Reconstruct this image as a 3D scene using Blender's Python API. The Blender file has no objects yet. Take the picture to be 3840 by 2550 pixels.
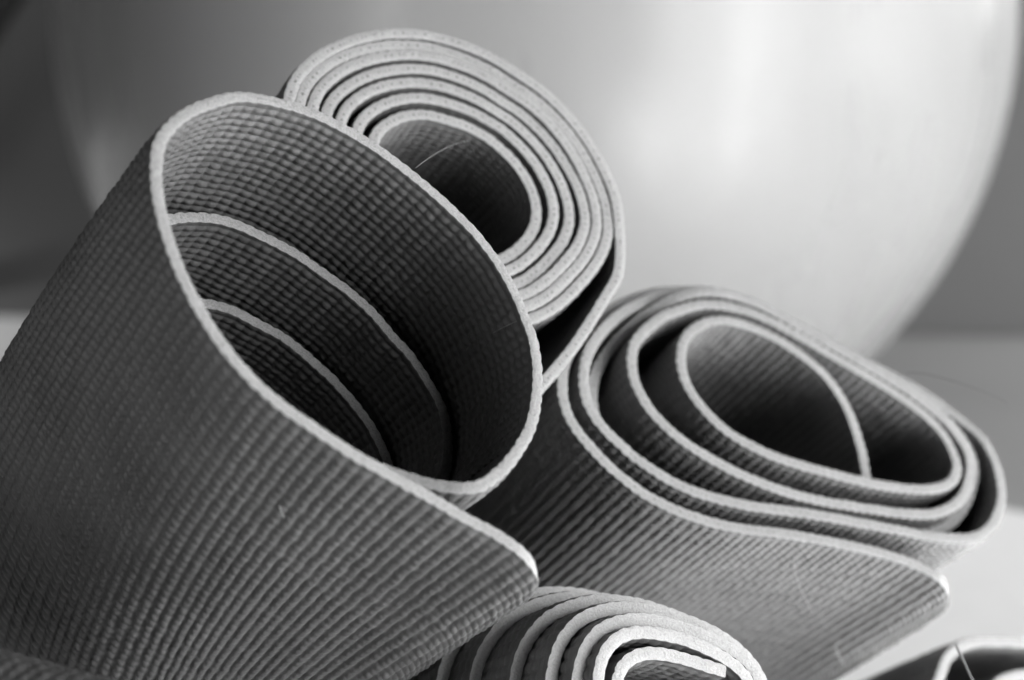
import bpy, math, random
import numpy as np
from mathutils import Vector, Matrix

# ------------------------------------------------------------------ camera
sc = bpy.context.scene
PITCH = math.radians(10.0)
CAM_H = 0.42
cam_d = bpy.data.cameras.new('camera')
cam = bpy.data.objects.new('camera', cam_d)
sc.collection.objects.link(cam)
cam.location = (0, 0, CAM_H)
cam.rotation_euler = (math.radians(90) - PITCH, 0, 0)
cam_d.sensor_width = 36.0
cam_d.lens = 60.99
cam_d.clip_start = 0.02
cam_d.clip_end = 60
cam_d.dof.use_dof = True
cam_d.dof.focus_distance = 0.495
cam_d.dof.aperture_fstop = 7.8
cam_d.dof.aperture_blades = 9
sc.camera = cam

# ------------------------------------------------------------------ light
world = bpy.data.worlds.new('World')
sc.world = world
world.use_nodes = True
bg = world.node_tree.nodes['Background']
bg.inputs['Color'].default_value = (1, 1, 1, 1)
bg.inputs['Strength'].default_value = 0.006

def area(name, loc, target, sx, sy, power):
    l = bpy.data.lights.new(name, 'AREA')
    l.shape = 'RECTANGLE'
    l.size, l.size_y, l.energy = sx, sy, power
    o = bpy.data.objects.new(name, l)
    sc.collection.objects.link(o)
    o.location = loc
    o.rotation_euler = (Vector(target) - Vector(loc)).to_track_quat('-Z', 'Y').to_euler()
    return o
# a row of low window panes along the right-hand side of the place
for wx, wy, wz, tz, sx, wp in ((1.45, -0.30, 0.50, .22, 1.1, 52), (1.95, 0.95, 0.65, .2, 1.0, 13), (2.0, 1.9, 1.25, -.3, .7, 29), (1.9, 2.55, 1.0, .2, .35, 9)):
    area('window_and_fill_light', (wx, wy, wz), (0.45, wy + 0.25, tz), sx, 1.15, wp)
area('window_and_fill_light', (-1.5, -0.9, 0.55), (-0.2, 0.4, 0.3), 0.9, 0.9, 11)  # added fill lamp for the left-facing foam, not one of the window panes
def spot(name, loc, deg, power, r):
    l = bpy.data.lights.new(name, 'SPOT')
    l.energy, l.spot_size, l.spot_blend, l.shadow_soft_size = power, math.radians(deg), 1.0, r
    o = bpy.data.objects.new(name, l); sc.collection.objects.link(o)
    o.location = loc
spot('added_floor_spot', (-1.5, 2.2, 1.9), 62, 120, .06)  # added lamp, only there to brighten the floor at far left
spot('added_floor_spot', (0.62, 0.46, 1.9), 29, 3000, .05)  # added lamp: its bright floor patch bounces light up under the mats

vs = sc.view_settings
vs.view_transform = 'Standard'
vs.look = 'None'
vs.gamma = 1.0
vs.exposure = 0.0
vs.use_curve_mapping = False
sc.cycles.use_denoising = True
sc.cycles.max_bounces = 8

# ------------------------------------------------------------------ helpers
COL = sc.collection
rng = np.random.default_rng(7)

def tag(o, label=None, cat=None, group=None, kind=None):
    if label: o['label'] = label
    if cat: o['category'] = cat
    if group: o['group'] = group
    if kind: o['kind'] = kind
    return o

def mesh_obj(name, V, F, material, parent=None, uv=None, smooth=True):
    V = np.asarray(V, dtype=np.float32).reshape(-1, 3)
    F = np.asarray(F, dtype=np.int32)
    k = F.shape[1]
    me = bpy.data.meshes.new(name)
    me.vertices.add(len(V)); me.vertices.foreach_set('co', V.ravel())
    me.loops.add(F.size); me.loops.foreach_set('vertex_index', F.ravel())
    me.polygons.add(len(F))
    me.polygons.foreach_set('loop_start', np.arange(0, F.size, k, dtype=np.int32))
    me.polygons.foreach_set('loop_total', np.full(len(F), k, dtype=np.int32))
    if uv is not None:
        l = me.uv_layers.new(name='UVMap')
        l.data.foreach_set('uv', np.asarray(uv, dtype=np.float32)[F.ravel()].ravel())
    me.update(calc_edges=True)
    me.polygons.foreach_set('use_smooth', np.full(len(F), smooth, dtype=bool))
    me.materials.append(material)
    o = bpy.data.objects.new(name, me)
    COL.objects.link(o)
    o.parent = parent
    return o

def grid_faces(ns, nt, flip=False):
    i, j = np.meshgrid(np.arange(ns - 1), np.arange(nt - 1), indexing='ij')
    a = (i * nt + j).ravel()
    q = np.stack([a, a + nt, a + nt + 1, a + 1], 1)
    return q[:, ::-1] if flip else q

def nmat(name):
    m = bpy.data.materials.new(name)
    m.use_nodes = True
    return m, m.node_tree.nodes, m.node_tree.links, m.node_tree.nodes['Principled BSDF']

def grey(v): return (v, v, v, 1)

def foam_face(name, lo, hi):
    m, N, L, b = nmat(name)
    tc = N.new('ShaderNodeTexCoord')
    n1 = N.new('ShaderNodeTexNoise'); n1.inputs['Scale'].default_value = 900; n1.inputs['Detail'].default_value = 5
    n2 = N.new('ShaderNodeTexNoise'); n2.inputs['Scale'].default_value = 35; n2.inputs['Detail'].default_value = 4
    L.new(tc.outputs['Object'], n1.inputs['Vector']); L.new(tc.outputs['Object'], n2.inputs['Vector'])
    mx = N.new('ShaderNodeMath'); mx.operation = 'MULTIPLY_ADD'
    L.new(n1.outputs['Fac'], mx.inputs[0]); mx.inputs[1].default_value = 0.5
    L.new(n2.outputs['Fac'], mx.inputs[2])
    r = N.new('ShaderNodeValToRGB')
    r.color_ramp.elements[0].position = 0.45; r.color_ramp.elements[0].color = grey(lo)
    r.color_ramp.elements[1].position = 1.05; r.color_ramp.elements[1].color = grey(hi)
    L.new(mx.outputs[0], r.inputs['Fac']); L.new(r.outputs['Color'], b.inputs['Base Color'])
    bp = N.new('ShaderNodeBump'); bp.inputs['Strength'].default_value = 0.35; bp.inputs['Distance'].default_value = 0.0004
    n3 = N.new('ShaderNodeTexNoise'); n3.inputs['Scale'].default_value = 2200; n3.inputs['Detail'].default_value = 3
    L.new(tc.outputs['Object'], n3.inputs['Vector'])
    L.new(n3.outputs['Fac'], bp.inputs['Height']); L.new(bp.outputs['Normal'], b.inputs['Normal'])
    b.inputs['Roughness'].default_value = 0.5
    b.inputs['Specular IOR Level'].default_value = 0.5
    return m

def foam_cut(name, lo, hi, holes):
    """cut foam: fine open pores, a row of darker scrim pin-holes along the middle of the thickness"""
    m, N, L, b = nmat(name)
    tc = N.new('ShaderNodeTexCoord'); uv = N.new('ShaderNodeUVMap')
    n1 = N.new('ShaderNodeTexNoise'); n1.inputs['Scale'].default_value = 1500; n1.inputs['Detail'].default_value = 6; n1.inputs['Roughness'].default_value = 0.7
    L.new(tc.outputs['Object'], n1.inputs['Vector'])
    r = N.new('ShaderNodeValToRGB')
    r.color_ramp.elements[0].position = 0.30; r.color_ramp.elements[0].color = grey(lo)
    r.color_ramp.elements[1].position = 0.62; r.color_ramp.elements[1].color = grey(hi)
    L.new(n1.outputs['Fac'], r.inputs['Fac'])
    sep = N.new('ShaderNodeSeparateXYZ'); L.new(uv.outputs['UV'], sep.inputs[0])
    # pin-holes: |v| small and noise high along u
    ab = N.new('ShaderNodeMath'); ab.operation = 'ABSOLUTE'; L.new(sep.outputs['Y'], ab.inputs[0])
    band = N.new('ShaderNodeMapRange'); band.inputs[1].default_value = 0.10; band.inputs[2].default_value = 0.28
    band.inputs[3].default_value = 1; band.inputs[4].default_value = 0; L.new(ab.outputs[0], band.inputs[0])
    sc1 = N.new('ShaderNodeTexNoise'); sc1.noise_dimensions = '1D'; sc1.inputs['Scale'].default_value = 9; sc1.inputs['Detail'].default_value = 2
    L.new(sep.outputs['X'], sc1.inputs['W'])
    th = N.new('ShaderNodeMapRange'); th.inputs[1].default_value = 0.52; th.inputs[2].default_value = 0.66
    L.new(sc1.outputs['Fac'], th.inputs[0])
    mul = N.new('ShaderNodeMath'); mul.operation = 'MULTIPLY'; L.new(band.outputs[0], mul.inputs[0]); L.new(th.outputs[0], mul.inputs[1])
    m2 = N.new('ShaderNodeMath'); m2.operation = 'MULTIPLY'; L.new(mul.outputs[0], m2.inputs[0]); m2.inputs[1].default_value = holes
    mix = N.new('ShaderNodeMix'); mix.data_type = 'RGBA'
    L.new(m2.outputs[0], mix.inputs['Factor']); L.new(r.outputs['Color'], mix.inputs['A']); mix.inputs['B'].default_value = grey(lo * 0.35)
    L.new(mix.outputs['Result'], b.inputs['Base Color'])
    bp = N.new('ShaderNodeBump'); bp.inputs['Strength'].default_value = 0.8; bp.inputs['Distance'].default_value = 0.0006
    L.new(n1.outputs['Fac'], bp.inputs['Height']); L.new(bp.outputs['Normal'], b.inputs['Normal'])
    b.inputs['Roughness'].default_value = 0.95
    b.inputs['Specular IOR Level'].default_value = 0.15
    return m

# ------------------------------------------------------------------ profile tools (millimetres in the plane across a roll)
def spline(ctrl, step):
    """centripetal Catmull-Rom through rows of control values (x, y, ...), resampled evenly by arc length of x, y"""
    P = np.asarray(ctrl, float)
    P = np.vstack([2 * P[0] - P[1], P, 2 * P[-1] - P[-2]])
    t = np.r_[0, np.cumsum(np.maximum(np.linalg.norm(np.diff(P[:, :2], axis=0), axis=1), 1e-3) ** 0.5)]
    out = []
    for i in range(1, len(P) - 2):
        t0, t1, t2, t3 = t[i - 1:i + 3]
        u = np.linspace(t1, t2, 24, endpoint=False)[:, None]
        A1 = (t1 - u) / (t1 - t0) * P[i - 1] + (u - t0) / (t1 - t0) * P[i]
        A2 = (t2 - u) / (t2 - t1) * P[i] + (u - t1) / (t2 - t1) * P[i + 1]
        A3 = (t3 - u) / (t3 - t2) * P[i + 1] + (u - t2) / (t3 - t2) * P[i + 2]
        B1 = (t2 - u) / (t2 - t0) * A1 + (u - t0) / (t2 - t0) * A2
        B2 = (t3 - u) / (t3 - t1) * A2 + (u - t1) / (t3 - t1) * A3
        out.append((t2 - u) / (t2 - t1) * B1 + (u - t1) / (t2 - t1) * B2)
    Q = np.vstack(out + [P[-2][None]])
    def resample(Q, n):
        s = np.r_[0, np.cumsum(np.linalg.norm(np.diff(Q[:, :2], axis=0), axis=1))]
        g = np.linspace(0, s[-1], n)
        return np.stack([np.interp(g, s, Q[:, k]) for k in range(Q.shape[1])], 1), s[-1]
    length = np.linalg.norm(np.diff(Q[:, :2], axis=0), axis=1).sum()
    Q, _ = resample(Q, int(length / 0.5))
    k = np.exp(-0.5 * (np.arange(-12, 13) / 4.0) ** 2); k /= k.sum()          # soften hand-traced wobble (about 2 mm)
    E = np.vstack([2 * Q[0] - Q[12:0:-1], Q, 2 * Q[-1] - Q[-2:-14:-1]])
    Q = np.stack([np.convolve(E[:, c], k, 'valid') for c in range(Q.shape[1])], 1)
    length = np.linalg.norm(np.diff(Q[:, :2], axis=0), axis=1).sum()
    return resample(Q, int(round(length / step)) + 1)[0], length

def pillow(x):
    return np.abs(np.sin(np.pi * x)) ** 0.52

def rolled_mat(label, loc, axis, e1, e2, ctrl, length, fine, thick=4.2, pitch=4.0, tpitch=3.3, per=6, relief=1.3,
               face=None, cut=None, group=None, seed=0, rib=0.3, stretch=1.0, bead=0.45, coarse=60.0, wav=0.25):
    """A foam mat rolled to the spiral `ctrl`, rows of (x, y, recess[, lean, curl]) in mm across the roll.
    loc = centre of the open end; axis = unit vector from the open end down the roll; e1, e2 = across it.
    recess = how far this part of the long edge sits back along the axis; lean / curl let the sheet run
    aslant along e1 (a cone-wise roll).  fine = [(fraction of the sheet's length, depth of full relief in mm on
    the outer face, on the inner face), ...]"""
    rs = np.random.default_rng(seed)
    axis, e1, e2, loc = (np.array(v, float) for v in (axis, e1, e2, loc))
    ctrl = [tuple(c) + (0,) * (5 - len(c)) for c in ctrl]
    Q, slen = spline(ctrl, pitch / per)
    ns = len(Q)
    s = np.arange(ns) / per                              # in nubs
    T = np.gradient(Q[:, :2], axis=0); T /= np.linalg.norm(T, axis=1)[:, None]
    Nn = np.stack([T[:, 1], -T[:, 0]], 1)
    cen = Q[:, :2].mean(0)
    if ((Q[:, :2] - cen) * Nn).sum() < 0: Nn = -Nn       # outward
    empty = bpy.data.objects.new('yoga_mat', None)
    COL.objects.link(empty)
    M = Matrix((Vector(e1), Vector(e2), Vector(-axis))).transposed().to_4x4()
    M.translation = Vector(loc + axis * length * 1e-3)
    empty.matrix_world = M
    empty.empty_display_size = 0.02
    tag(empty, label, 'yoga mat', group)
    g = np.arange(ns)
    wob = sum(rs.normal(0, 1) * np.sin(g / per * rs.uniform(.02, .35) + rs.uniform(0, 6)) for _ in range(6)) * wav * 0.4
    rag = np.convolve(rs.normal(0, 1, ns + 8), np.ones(9) / 3, 'valid') * 0.05
    ph = rs.uniform(0, 6, 4)
    def stations(f):
        tf = np.arange(0, int(f / tpitch * per) + 1) / per
        tc = np.arange(tf[-1] * tpitch + coarse / 3, length - 3, coarse) / tpitch
        t = np.r_[tf, tc, length / tpitch]
        return t, np.r_[np.ones(len(tf)), np.zeros(len(t) - len(tf))]
    def sheet(side, i0, i1, f):
        t, isf = stations(f)
        sl = slice(i0, i1)
        S, Tt = np.meshgrid(s[sl] * (stretch if side > 0 else 1.0), t, indexing='ij')
        Sj = S + 0.05 * np.sin(Tt * 0.23 + S * 0.05 + ph[0]) + 0.035 * np.sin(Tt * 1.9 + S * .61 + ph[1])
        Tj = Tt + 0.45 + 0.10 * np.sin(S * 0.21 + ph[2]) + 0.05 * np.sin(S * 1.7 + Tt * .3 + ph[3])
        ii = np.floor(Sj).astype(int) % 997; jj = np.floor(Tj).astype(int) % 991
        amp = AMP[side][ii, jj]
        damp = (bead + (1 - bead) * (1 - np.exp(-(t * tpitch) / 2.2)))[None, :]
        rb = rib if np.isscalar(rib) else np.interp(Q[sl, 0:1], *rib)
        pS, pT = pillow(Sj), pillow(Tj)
        h = relief * damp * amp * (pS * (rb + (1 - rb) * pT) if side > 0 else pT * (0.35 + 0.65 * pS))
        h = h * isf[None, :] + relief * 0.4 * (1 - isf[None, :])
        h += 0.02 * rs.normal(0, 1, h.shape) * isf[None, :]
        dep = (t * tpitch)[None, :]
        cl = np.minimum(dep, 200.0); cdep = (cl * (2 * dep - cl)) * 1e-3 - (dep - cl) * 0.3
        q = Q[sl]; n = Nn[sl]
        off = side * (thick / 2 - relief * .6 + h)
        x = q[:, 0:1] + q[:, 3:4] * cl + q[:, 4:5] * cdep + n[:, 0:1] * off
        y = q[:, 1:2] + n[:, 1:2] * off
        z = np.maximum(length - (q[:, 2:3] + dep + (wob + rag)[sl, None] * np.exp(-dep / 6)), 0)
        return np.stack([x + 0 * z, y + 0 * z, z], 2) * 1e-3
    AMP = {k: rs.uniform(0.80, 1.10, (997, 991)) for k in (1, -1)}
    rims, bases, ends = {}, {}, {}
    for side, nm in ((1, 'outer_face'), (-1, 'inner_face')):
        Vs, Fs, nb, i0 = [], [], 0, 0
        rim, bas, en = [], [], []
        for fr, fo, fi in fine:
            i1 = min(ns, int(round(fr * ns)) + 1)
            P = sheet(side, i0, i1, fo if side > 0 else fi)
            Vs.append(P.reshape(-1, 3)); Fs.append(grid_faces(P.shape[0], P.shape[1], side > 0) + nb); nb += P.shape[0] * P.shape[1]
            k = 0 if i0 == 0 else 1
            rim.append(P[k:, 0]); bas.append(P[k:, -1]); en.append((P[0], P[-1]))
            i0 = i1 - 1
        mesh_obj(nm, np.vstack(Vs), np.vstack(Fs), face, empty)
        rims[side], bases[side], ends[side] = np.vstack(rim), np.vstack(bas), (en[0][0], en[-1][1])
    nv = 7
    vv = np.linspace(-1, 1, nv)
    for R, sg in ((rims, 1.0), (bases, 0.0)):            # the cut edge on show and the one at the base
        a, b = R[-1], R[1]
        n_ = len(a)
        w = ((vv + 1) / 2)[None, :, None]
        V = a[:, None] * (1 - w) + b[:, None] * w
        bul = (0.20 * (1 - vv ** 4))[None, :] + rs.normal(0, 0.055, (n_, nv)) * (np.abs(vv) < .99)[None, :]
        V[:, :, 2] += bul * 1e-3 * sg
        U = np.stack(np.meshgrid(np.arange(n_) / per * pitch / 10, vv, indexing='ij'), 2).reshape(-1, 2)
        mesh_obj('cut_edge', V.reshape(-1, 3), grid_faces(n_, nv, sg > 0), cut, empty, uv=U)
    for e, fl in ((0, True), (1, False)):                # the two short ends of the sheet
        a, b = ends[-1][e], ends[1][e]
        if len(a) != len(b):
            k = max(len(a), len(b)); gq = np.linspace(0, 1, k)
            rsz = lambda c: np.stack([np.interp(gq, np.linspace(0, 1, len(c)), c[:, d]) for d in range(3)], 1)
            a, b = rsz(a), rsz(b)
        w = np.linspace(0, 1, 5)[None, :, None]
        V = a[:, None] * (1 - w) + b[:, None] * w
        U = np.stack(np.meshgrid(np.arange(len(a)) * .05, np.linspace(-1, 1, 5), indexing='ij'), 2).reshape(-1, 2)
        mesh_obj('end_edge', V.reshape(-1, 3), grid_faces(len(a), 5, fl), cut, empty, uv=U)
    return empty

# ------------------------------------------------------------------ setting
def plane_grid(name, x0, x1, y0, y1, z, m):
    V = [(x0, y0, z), (x1, y0, z), (x1, y1, z), (x0, y1, z)]
    return tag(mesh_obj(name, V, [[0, 1, 2, 3]], m, smooth=False), kind='structure')

def mottled(name, lo, hi, scale, rough, bump=0.0):
    m, N, L, b = nmat(name)
    tc = N.new('ShaderNodeTexCoord'); n = N.new('ShaderNodeTexNoise'); n.inputs['Scale'].default_value = scale; n.inputs['Detail'].default_value = 8
    r = N.new('ShaderNodeValToRGB'); r.color_ramp.elements[0].color = grey(lo); r.color_ramp.elements[1].color = grey(hi)
    L.new(tc.outputs['Object'], n.inputs['Vector']); L.new(n.outputs['Fac'], r.inputs['Fac']); L.new(r.outputs['Color'], b.inputs['Base Color'])
    b.inputs['Roughness'].default_value = rough
    if bump:
        bp = N.new('ShaderNodeBump'); bp.inputs['Strength'].default_value = bump; bp.inputs['Distance'].default_value = 0.002
        L.new(n.outputs['Fac'], bp.inputs['Height']); L.new(bp.outputs['Normal'], b.inputs['Normal'])
    return m
plane_grid('floor', -4, 4, -2.5, 3.2, 0, mottled('grey_floor', .24, .31, 3.0, 0.5))

# a white sheet spread over the floor; its far edge runs aslant behind the ball
sx = np.linspace(-1.7, 2.4, 42)
top = []
for x in sx:
    far = 2.85 - (x + 0.85) * 1.06
    top.append([(x, y, 0.006 + 0.0012 * math.sin(x * 5 + y * 3)) for y in np.linspace(-1.2, far, 24)])
top = np.array(top)
V = np.concatenate([top.reshape(-1, 3), (top * (1, 1, 0) + (0, 0, .001)).reshape(-1, 3)])
F = grid_faces(42, 24); nb = 42 * 24
side = []
def edge(ids):
    for a, b_ in zip(ids[:-1], ids[1:]): side.append([a, b_, b_ + nb, a + nb])
edge([i * 24 + 23 for i in range(42)]); edge([i * 24 for i in range(42)][::-1])
edge(list(range(24))); edge([41 * 24 + k for k in range(24)][::-1])
tag(mesh_obj('ground_sheet', V, np.vstack([F, np.array(side)]), mottled('white_cloth', .72, .80, 40, .8, .2), smooth=False),
    'white cloth sheet spread flat on the grey floor under the mats and ball', 'sheet')

m_wall, N, L, b = nmat('dark_wall_paint')
tc = N.new('ShaderNodeTexCoord'); n = N.new('ShaderNodeTexNoise'); n.inputs['Scale'].default_value = 2.0; n.inputs['Detail'].default_value = 6
r = N.new('ShaderNodeValToRGB'); r.color_ramp.elements[0].color = grey(.11); r.color_ramp.elements[1].color = grey(.16)
L.new(tc.outputs['Object'], n.inputs['Vector']); L.new(n.outputs['Fac'], r.inputs['Fac']); L.new(r.outputs['Color'], b.inputs['Base Color'])
b.inputs['Roughness'].default_value = 0.8
rows = [(-0.55 + 0.55 * math.sin(q), 0.55 - 0.55 * math.cos(q)) for q in np.linspace(0, math.pi / 2, 14)] + [(0, 2.6)]
V = []
for dy, z in rows:
    V += [(-4, 3.25 + dy, z + 0.002), (4, 2.75 + dy, z + 0.002)]
tag(mesh_obj('wall', V, grid_faces(len(rows), 2), m_wall), kind='structure')

# ------------------------------------------------------------------ exercise ball
m_ball, N, L, b = nmat('glossy_grey_vinyl')
tc = N.new('ShaderNodeTexCoord'); n = N.new('ShaderNodeTexNoise'); n.inputs['Scale'].default_value = 6; n.inputs['Detail'].default_value = 4
r = N.new('ShaderNodeValToRGB'); r.color_ramp.elements[0].color = grey(.27); r.color_ramp.elements[1].color = grey(.32)
L.new(tc.outputs['Object'], n.inputs['Vector']); L.new(n.outputs['Fac'], r.inputs['Fac']); L.new(r.outputs['Color'], b.inputs['Base Color'])
mp = N.new('ShaderNodeMapping'); mp.inputs['Scale'].default_value = (9, 9, 1.1); L.new(tc.outputs['Object'], mp.inputs['Vector'])
ns_ = N.new('ShaderNodeTexNoise'); ns_.inputs['Scale'].default_value = 1.6; ns_.inputs['Detail'].default_value = 3; L.new(mp.outputs['Vector'], ns_.inputs['Vector'])
rg = N.new('ShaderNodeMapRange'); rg.inputs[1].default_value = .3; rg.inputs[2].default_value = .7; rg.inputs[3].default_value = .16; rg.inputs[4].default_value = .44
L.new(ns_.outputs['Fac'], rg.inputs[0]); L.new(rg.outputs[0], b.inputs['Roughness'])
b.inputs['Specular IOR Level'].default_value = 0.42
BR = 0.425
ball = bpy.data.objects.new('exercise_ball', None); COL.objects.link(ball)
ball.location = (0.0195, 1.603, 0.006)
tag(ball, 'large glossy grey exercise ball standing on the pale floor behind the rolled mats', 'exercise ball')
nth, nph = 120, 192
th = np.linspace(0.004, np.pi - 0.004, nth); ph = np.linspace(0, 2 * np.pi, nph + 1)
TH, PH = np.meshgrid(th, ph, indexing='ij')
ridge = sum(0.0006 * np.exp(-((TH - np.pi / 2 - k * 0.16) / 0.012) ** 2) for k in (-6, -5, 5, 6))
RR = BR + ridge
V = np.stack([RR * np.sin(TH) * np.cos(PH), RR * np.sin(TH) * np.sin(PH), RR * np.cos(TH)], 2)
V = V[..., [2, 1, 0]]                                       # ridges run round a level axis
V[..., 2] = np.maximum(V[..., 2], -BR * 0.985) + BR * 0.985
mesh_obj('shell', V.reshape(-1, 3), grid_faces(nth, nph + 1), m_ball, ball)
a = np.linspace(0, 2 * np.pi, 25); prof = [(0.0001, 0.004), (0.006, 0.004), (0.007, 0.003), (0.0075, -0.004)]
V = np.array([[(BR + h if i else BR + h, rr * math.cos(q), rr * math.sin(q)) for q in a] for i, (rr, h) in enumerate(prof)])
V[..., 2] += BR * 0.985
m_plug, N, L, b = nmat('pale_plug'); b.inputs['Base Color'].default_value = grey(.6); b.inputs['Roughness'].default_value = .4
mesh_obj('valve_plug', V.reshape(-1, 3), grid_faces(4, 25), m_plug, ball)

# ------------------------------------------------------------------ mats
DZ = 0.06
FACE = foam_face('dark_mat_face_foam', .075, .115)
FACE_MID = foam_face('mid_mat_face_foam', .10, .14)
CUT = foam_cut('mat_cut_foam', .23, .36, .5)
CUT_SCRIM = foam_cut('mat_scrim_cut_foam', .25, .39, .85)
CUT_PALE = foam_cut('mat_pale_cut_foam', .33, .47, .15)
CUT_PLAIN = foam_cut('mat_plain_cut_foam', .22, .36, .2)
GROUP = 'rolled foam yoga mats heaped together'

def across(v):
    v = ax(v); f = np.array((0, math.cos(PITCH), -math.sin(PITCH)))
    a = np.cross(f, v); a /= np.linalg.norm(a)
    return -a, np.cross(a, v)

def ax(v): v = np.array(v, float); return v / np.linalg.norm(v)

# --- the loose roll in front: outer end, front rim, loop, then two recessed turns
front = [(82.6, 17.6), (74.7, 20.8), (67.3, 24.9), (59.6, 28.4), (47.9, 34.4), (36.2, 40.0), (28.9, 42.8), (20.6, 45.9), (11.6, 48.2), (4.8, 48.8), (-2.5, 48.6), (-9.0, 47.6), (-16.7, 45.8), (-24.3, 43.2), (-31.9, 39.6), (-38.9, 35.5), (-44.0, 31.7), (-48.5, 27.4), (-52.8, 22.0), (-55.1, 16.0), (-56.3, 9.0), (-56.2, 2.2), (-54.0, -10.6), (-48.8, -19.0), (-41.5, -27.4), (-30.3, -35.6), (-19.0, -41.0), (-7.4, -44.6), (4.3, -47.0), (15.8, -47.8), (26.7, -46.1), (34.7, -43.2), (39.0, -41.0), (45.4, -37.4), (50.4, -33.2), (54.7, -28.2), (60.1, -19.7), (63.0, -13.0), (64.6, -5.8), (65.6, 1.5), (65.6, 8.1), (64.1, 15.9)]
def lean(x, y):
    if y < 10:
        a = float(np.interp(x, (-56, 20), (1, 0)))
        return (0.0, 0.35 * a)
    return (float(np.interp(x, (-55, -10, 25, 85), (0.0, 0.08, 0.08, 0))), float(np.interp(x, (-55, -10, 25, 85), (0.35, 0.8, 0.8, 0))))
A = [(94.5, -10.5, 58), (95.7, -5, 43), (95.9, .5, 29.5), (95.4, 4.6, 21), (94.4, 8.2, 13.8), (92.8, 11.2, 8.2), (90.4, 13.9, 3.8), (87, 15.8, 1.2)] + [(x, y, 0) + lean(x, y) for x, y in front]
A += [(57, 22.5, 3), (45, 28.2, 8), (29, 35.2, 14), (12, 40.8, 20), (-8, 40.5, 26), (-25, 35.5, 33), (-39, 25.5, 39), (-46, 12, 43)]
A += [(-45.1, -3.8, 44.0), (-40.3, -13.5, 43.4), (-34.6, -19.8, 42.7), (-27.7, -24.0, 42.1), (-18.5, -29.0, 41.4), (-7.9, -32.7, 40.8), (1.2, -35.1, 40.1), (11.3, -36.3, 39.5), (19.4, -35.3, 38.9), (24.6, -35.4, 38.2), (33.7, -33.4, 37.6), (42.2, -30.7, 36.9), (48.6, -25.9, 36.3), (54.3, -19.0, 35.6), (58.8, -10.7, 35.0)]
A += [(58.5, -6, 36), (57.5, 6, 38), (50, 16.5, 42), (38, 25.5, 46), (22, 32.5, 51), (4, 35, 56), (-14, 31, 61), (-25, 21, 65), (-29.5, 8, 67), (-28, -6, 68)]
A += [(-23.7, -14.8, 68.0), (-17.4, -19.7, 66.9), (-9.5, -22.9, 65.8), (-3.0, -25.6, 64.7), (6.7, -27.1, 63.6), (17.1, -27.9, 62.4), (26.6, -27.3, 61.3), (34.4, -25.4, 60.2), (40.9, -22.7, 59.1), (44.7, -20.0, 58.0)]
A += [(50, -18, 60), (51, -7, 62), (47, 4, 66), (38, 14, 70)]
rolled_mat('loosest grey mat roll, its wide round mouth showing two inner turns sunk inside', (-0.0428, 0.4464, 0.3000 + DZ),
           (-0.5639, 0.5822, -0.5857), (0.6448, -0.1327, -0.7527), (-0.516, -0.8021, -0.3006),
           A, 440, [(0.18, 205, 5), (0.235, 205, 105), (0.40, 8, 105), (0.55, 5, 5), (0.73, 5, 70), (0.86, 5, 5), (1.0, 5, 60)], thick=4.1, pitch=3.5, tpitch=2.95, per=6, bead=0.38, rib=((-45, 50), (0.08, 0.58)), face=FACE, cut=CUT_PLAIN, group=GROUP, seed=1)

# --- the tight roll behind it, seven turns, outer end hanging off as a straight tail
def polar_loop(pts, c):
    p = np.array(pts, float) - c
    th = np.unwrap(np.arctan2(p[:, 1], p[:, 0])); r = np.hypot(p[:, 0], p[:, 1])
    o = np.argsort(th); th, r = th[o], r[o]
    T3 = np.r_[th - 2 * np.pi, th, th + 2 * np.pi]; R3 = np.r_[r, r, r]
    return lambda a: np.interp(((a - th[0]) % (2 * np.pi)) + th[0], T3, R3)
cB = np.array((-3.0, -3.0))
hole = polar_loop([(-26, 10), (-26, -1), (-22, -9), (-15, -14), (-9, -18), (0, -20), (9, -20), (16, -17), (20, -14), (23, -7), (23, 0), (22, 6), (14, 12), (0, 15), (-14, 16), (-22, 14)], cB)
outer = polar_loop([(-59, 27), (-63, 13), (-63, 1), (-58, -18), (-49, -33), (-35, -45), (-17, -53), (4, -57), (26, -53), (42, -45), (49, -37.5), (54, -26), (56, -10), (56, 4), (53, 17), (45, 29), (25, 37), (0, 42), (-25, 44), (-45, 39)], cB)
a0, a1 = math.radians(110), math.atan2(-36, 53) + 7 * 2 * np.pi
B = []
for a in np.arange(a0, a1, math.radians(12)):
    w = (a - a0) / (a1 - a0)
    rr = hole(a) + 2.0 + (outer(a) - hole(a) - 4.0) * (w + min(.085, max(0, ((outer(a) - hole(a)) / 7 - 4.3) * .075)) * math.sin(math.pi * w) + 0.006 * math.sin(a * 1.37))
    B.append((cB[0] + rr * math.cos(a), cB[1] + rr * math.sin(a), 0.35 * math.sin(w * 17) + 1.5 * (1 - w)))
B += [(56.5, -26, 1), (59.5, -15, 1), (62, -4, 1), (64.5, 10, 1), (66, 25, 1), (67, 38, 1)]
rolled_mat('tightly wound grey mat roll of many close turns around a dark narrow hollow', (-0.0181, 0.5599, 0.3122 + DZ),
           ax((-0.4214, 0.7441, -0.5184)), (0.6709, -0.1288, -0.7303), (-0.6101, -0.6556, -0.445),
           B, 560, [(0.10, 6, 85), (0.84, 8, 8), (1.0, 50, 12)], thick=4.5, pitch=3.6, tpitch=3.0, per=5, relief=1.0, bead=0.3, face=FACE, cut=CUT_SCRIM, group=GROUP, seed=2)

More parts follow.
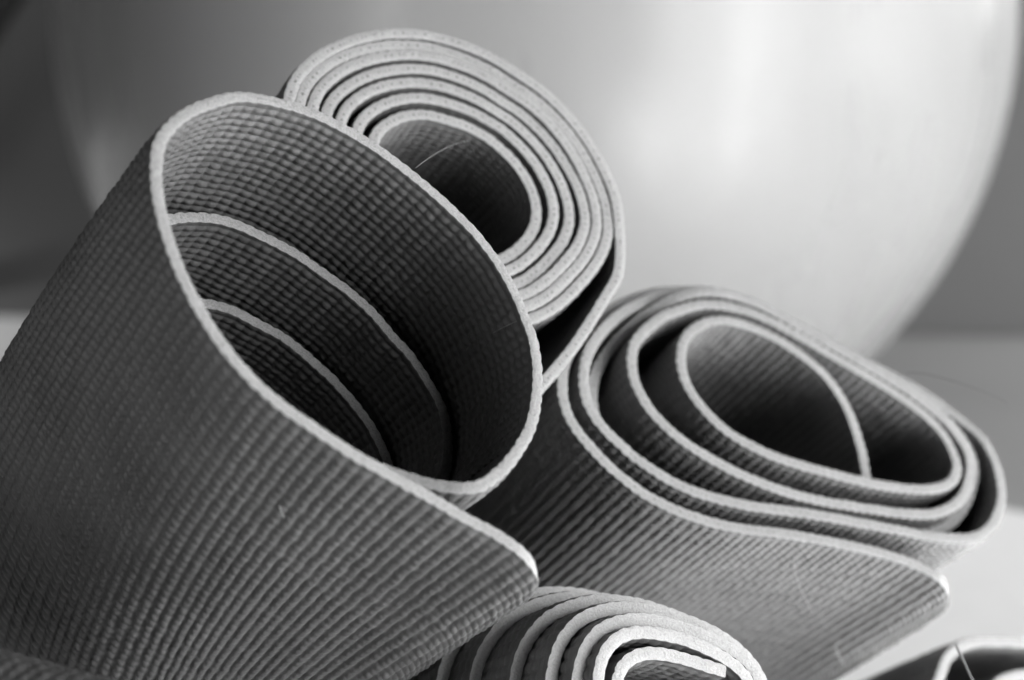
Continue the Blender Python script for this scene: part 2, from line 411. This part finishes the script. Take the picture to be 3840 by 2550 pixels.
# --- the slack, flattened roll on the right
C = [(35, -14, 5), (30, -21, 5), (23, -28, 4.5), (15, -34, 4), (5, -37.5, 3), (-4, -38, 2.5), (-12, -37, 2), (-27, -32, 1), (-40, -22, 0), (-45, -8, 0), (-42, 3, 0), (-34, 11, 0), (-18, 15, 0), (0, 11, 0), (21, 0, 0), (42, -14, 0), (56, -27, 0), (60.5, -36, 0), (59, -44, 0), (48, -51.5, 0), (30, -51.5, 0), (7, -46.5, 0), (-12, -42, 0), (-30, -36.5, 0), (-45, -26, 0)]
C += [(-52.5, -14, 0), (-56.5, -3, 0), (-57, 14, 0), (-48, 26, 0), (-32, 31, 0), (-11, 28, 0), (13, 18, 0), (39, 0, 0), (60, -18, 0), (66, -31, 0), (65.5, -41, 0), (62, -50, 0), (51, -56, 0), (32, -56, 0), (7, -50.8, 0), (-14, -45.8, 0), (-34, -40, 0), (-50, -27.5, 0)]
C += [(-58.5, -12, 4), (-62.5, 8, 8), (-60.5, 27, 9), (-52, 39.5, 9), (-38.5, 43, 9), (-21, 40, 9), (-2, 31, 9), (17, 17, 9), (43, -1.5, 9), (64, -17, 9), (70.5, -30, 8), (70.5, -42, 6), (66, -54, 4), (54, -60.3, 3), (34, -60.8, 3), (7, -55.6, 4), (-16, -50.4, 5), (-38, -43.6, 6), (-54.5, -30, 7)]
C += [(-64, -11, 6), (-68.5, 12, 2), (-66.5, 32, 0), (-57, 44.8, 0), (-40, 48.4, 0), (-19, 45.5, 0), (0, 36, 0), (19, 22, 0), (45, 4, 0), (67, -11.5, 0), (78, -24, 0), (80.5, -36, 0), (77, -50, 0), (65, -63, 1), (50, -65.7, 3), (34, -65.5, 5), (7, -60.4, 9), (-18, -55, 13), (-42, -47.5, 15), (-60, -31, 16)]
C += [(-69.5, -8, 12), (-73, 17, 6), (-71, 38, 2), (-61, 53, 0), (-41, 58, 0), (-22, 56.5, 0), (-2, 48, 0), (23, 30, 0), (49, 13, 0), (63, 6, 0), (72.5, 3.4, 0), (77.2, 2.2, 3), (80.5, .3, 8), (83, -2.4, 15), (85.2, -6, 24), (86.8, -10.5, 36), (87.4, -15, 50), (87.2, -19, 64)]
CK = 1.04
C = [tuple(v * CK for v in c) for c in C]
rolled_mat('slack flattened grey mat roll with wide gaps and a curved free end inside', (0.0906 * CK, 0.5706 * CK, CAM_H + (0.2273 + DZ - CAM_H) * CK),
           ax((-0.4098, 0.6728, -0.6159)), (0.7669, -0.1114, -0.632), (-0.4939, -0.7313, -0.4704),
           C, 350, [(0.16, 30, 95), (0.36, 40, 40), (0.8, 20, 12), (1.0, 190, 10)], thick=4.4, pitch=3.4, tpitch=2.95, per=5, bead=0.5, rib=0.08, face=FACE_MID, cut=CUT, group=GROUP, seed=3)

# --- the roll below, its core pushed out towards the open end
D0 = [(4, -37), (-2, -32), (-8, -27), (-13, -22), (-16.5, -17), (-18, -12), (-17.5, -7), (-14, -2), (-6, 2), (6, 3), (18, -3), (25, -14), (26, -27), (22, -36)]
Dl = [(x, y, 0) for x, y in D0]
Dl += [(x, y, 0) for x, y in [(15, -41), (9, -42), (2, -40), (-5, -36), (-12, -31), (-17, -26), (-22, -20), (-24.5, -14), (-24.5, -8), (-22, -2)]]
prev = np.array([(c[0], c[1]) for c in Dl[8:]])
cD = np.array((0.0, -18.0))
def ring(base, g0, g1, n0, offs):
    out = []
    for k, (x, y) in enumerate(base):
        v = np.array((x, y)) - cD; u = v / np.linalg.norm(v)
        q = k / (len(base) - 1)
        p = cD + v + u * (g0 + (g1 - g0) * q)
        out.append((p[0], p[1], offs[0] + (offs[1] - offs[0]) * q))
    return out
turn = [(-22, -2), (-15, 5), (-5, 9), (7, 10), (20, 4), (29, -6), (31.5, -20), (28.5, -33), (21, -43), (11, -47.5), (1, -45.5), (-8, -40), (-15.5, -34), (-21.5, -28), (-26, -21.5), (-28.8, -14), (-28.8, -8), (-26.3, -1)]
cur, offs = turn[1:], [0, 4]
Dl += ring(turn[1:], 0, 0, 0, (0, 4))
o_prev = 4
base = turn[1:]
for k, o in enumerate((10, 22, 38, 50)):
    Dl += ring(base, 4.8 * (k + 1), 4.8 * (k + 1) + 0.3, 0, (o_prev, o))
    o_prev = o
Dl += ring(base[:8], 4.8 * 5, 4.8 * 5 + .2, 0, (50, 56))
rolled_mat('pale roll of grey mat with its core pushed out and outer turns stepped back', (0.0359, 0.454, 0.1683 + DZ),
           ax((-0.4991, 0.7142, -0.4908)), (0.5843, -0.1409, -0.7992), (-0.6399, -0.6856, -0.347),
           Dl, 340, [(0.3, 20, 40), (1.0, 35, 10)], thick=4.7, per=5, bead=0.3, face=FACE_MID, cut=CUT_PALE, group=GROUP, seed=4)

# --- a slack roll low on the right
Ec = [(44, -40, 0), (28, -42, 0), (8, -38, 0), (-8, -29, 0), (-20, -18.5, 0), (-29, -8.5, 0), (-35, -1, 0), (-38.5, 6, 0), (-40, 13, 0), (-39, 20, 0), (-36, 30, 0), (-26, 41, 0), (-8, 47, 0), (14, 44, 0), (33, 32, 0), (43, 14, 0), (43, -6, 0), (34, -22, 0), (20, -29, 0),
      (4, -25, 0), (-8, -15, 0), (-16, -5, 0), (-20, 4, 0), (-19, 15, 0), (-10, 25, 0), (6, 29, 0), (22, 22, 0), (30, 8, 0), (28, -8, 0), (18, -17, 0)]
EK = 1.14
Ec = [tuple(v * EK for v in c) for c in Ec]
rolled_mat('small slack grey mat roll lying low on the white sheet, mouth half hidden', (0.1829 * EK, 0.5681 * EK, CAM_H + (0.1864 - CAM_H) * EK),
           ax((-0.47, 0.70, -0.54)), *across((-0.47, 0.70, -0.54)),
           Ec, 175, [(1.0, 40, 30)], thick=4.8, per=4, face=FACE, cut=CUT_PLAIN, group=GROUP, seed=5)

# --- a roll lying crosswise in front, only its back seen
Fc = []
for a in np.arange(0, 4.2 * 2 * np.pi, math.radians(14)):
    rr = 18 + 20 * a / (4.2 * 2 * np.pi)
    Fc.append((rr * math.cos(a), rr * math.sin(a), 0))
rolled_mat('grey mat roll lying crosswise beneath the loosest roll, only its dotted back in sight', (-0.058, 0.3726, 0.2240),
           ax((-0.9544, 0.2362, 0.1828)), (-0.2256, -0.1692, -0.9594), (-0.1957, -0.9569, 0.2147),
           Fc, 300, [(0.73, 4, 4), (1.0, 230, 4)], thick=4.2, per=5, face=FACE, cut=CUT_PLAIN, group=GROUP, seed=6)

# ------------------------------------------------------------------ lint and hairs caught on the foam
m_lint, N, L, b = nmat('pale_lint')
b.inputs['Base Color'].default_value = grey(.24); b.inputs['Roughness'].default_value = .7
def tube(name, pts, r0, r1, m, parent=None, sides=6, sub=6):
    pts = np.array(pts, float)
    u = np.linspace(0, len(pts) - 1, (len(pts) - 1) * sub + 1)
    base = np.arange(len(pts))
    co = [np.polyfit(base, pts[:, k], min(3, len(pts) - 1)) for k in range(3)]
    C_ = np.stack([np.polyval(c, u) for c in co], 1)
    T = np.gradient(C_, axis=0); T /= np.linalg.norm(T, axis=1)[:, None]
    A_ = np.cross(T, (0.3, 0.2, 0.93)); A_ /= np.linalg.norm(A_, axis=1)[:, None]
    B_ = np.cross(T, A_)
    a = np.linspace(0, 2 * np.pi, sides + 1)
    R = np.linspace(r0, r1, len(u))
    R[0] *= .25; R[-1] *= .25
    V = C_[:, None] + R[:, None, None] * (A_[:, None] * np.cos(a)[None, :, None] + B_[:, None] * np.sin(a)[None, :, None])
    return mesh_obj(name, V.reshape(-1, 3), grid_faces(len(u), sides + 1), m, parent)
for pts, r, lab in (
    ([(-0.0278, 0.501, 0.382), (-0.0252, 0.5165, 0.3834), (-0.0215, 0.5371, 0.3849), (-0.0179, 0.5524, 0.3856), (-0.0135, 0.5687, 0.3858)], .00007, 'fine pale hair arching across the hollow of the tightly wound roll'),
    ([(0.1447, 0.6279, 0.2956), (0.1495, 0.6183, 0.2985), (0.158, 0.608, 0.2977), (0.1692, 0.5973, 0.2949), (0.1729, 0.5929, 0.2927)], .00016, 'long pale hair sticking out beyond the rim of the slack flattened roll'),
    ([(0.1737, 0.6154, 0.2707), (0.173, 0.6139, 0.2737), (0.1724, 0.6144, 0.2765)], .00030, 'short upright tuft of lint on the rim of the slack flattened roll'),
    ([(0.0933, 0.5537, 0.2484), (0.0964, 0.5646, 0.2389), (0.1003, 0.5741, 0.2299), (0.1058, 0.5852, 0.2192)], .00016, 'thin hair lying down the ribbed outside of the slack flattened roll'),
    ([(0.1171, 0.5991, 0.2017), (0.1195, 0.6028, 0.1962), (0.1222, 0.606, 0.1915)], .00022, 'bit of thread near the lower edge of the slack flattened roll'),
    ([(0.1444, 0.5392, 0.2245), (0.1458, 0.5335, 0.2206), (0.1481, 0.5252, 0.2142)], .00045, 'stiff pale strand standing before the mouth of the small low roll'),
    ([(-0.0584, 0.4218, 0.3034), (-0.0582, 0.4236, 0.3012), (-0.0576, 0.4242, 0.2994)], .0002, 'small pale fleck of lint on the ribbed front of the loosest roll'),
    ([(-0.0055, 0.4790, 0.3374), (-0.0025, 0.4753, 0.3397), (0.0014, 0.4719, 0.3421)], .00012, 'faint wisp of lint inside the mouth of the loosest roll')):
    tag(tube('lint_fibre', pts, r, r * .7, m_lint), lab, 'lint', 'lint and hairs caught on the mats')

# ------------------------------------------------------------------ a black pole leaning by the wall
m_pole, N, L, b = nmat('black_pole_paint')
b.inputs['Base Color'].default_value = grey(.012); b.inputs['Roughness'].default_value = .5
pole = bpy.data.objects.new('exercise_pole', None); COL.objects.link(pole)
pole.location = (-1.0876, 2.5892, 0.0)
tag(pole, 'thick black pole leaning beside the ball near the dark wall', 'pole')
tube('shaft', [(0, 0, 0.03), (.2063, .056, .335), (.4126, .112, .64), (.55, .15, .85)], .042, .042, m_pole, pole, 20, 8)
tube('foot_cap', [(-0.018, -0.004, 0.004), (-0.004, 0, .02), (.012, .003, .05)], .046, .048, m_lint, pole, 20, 6)
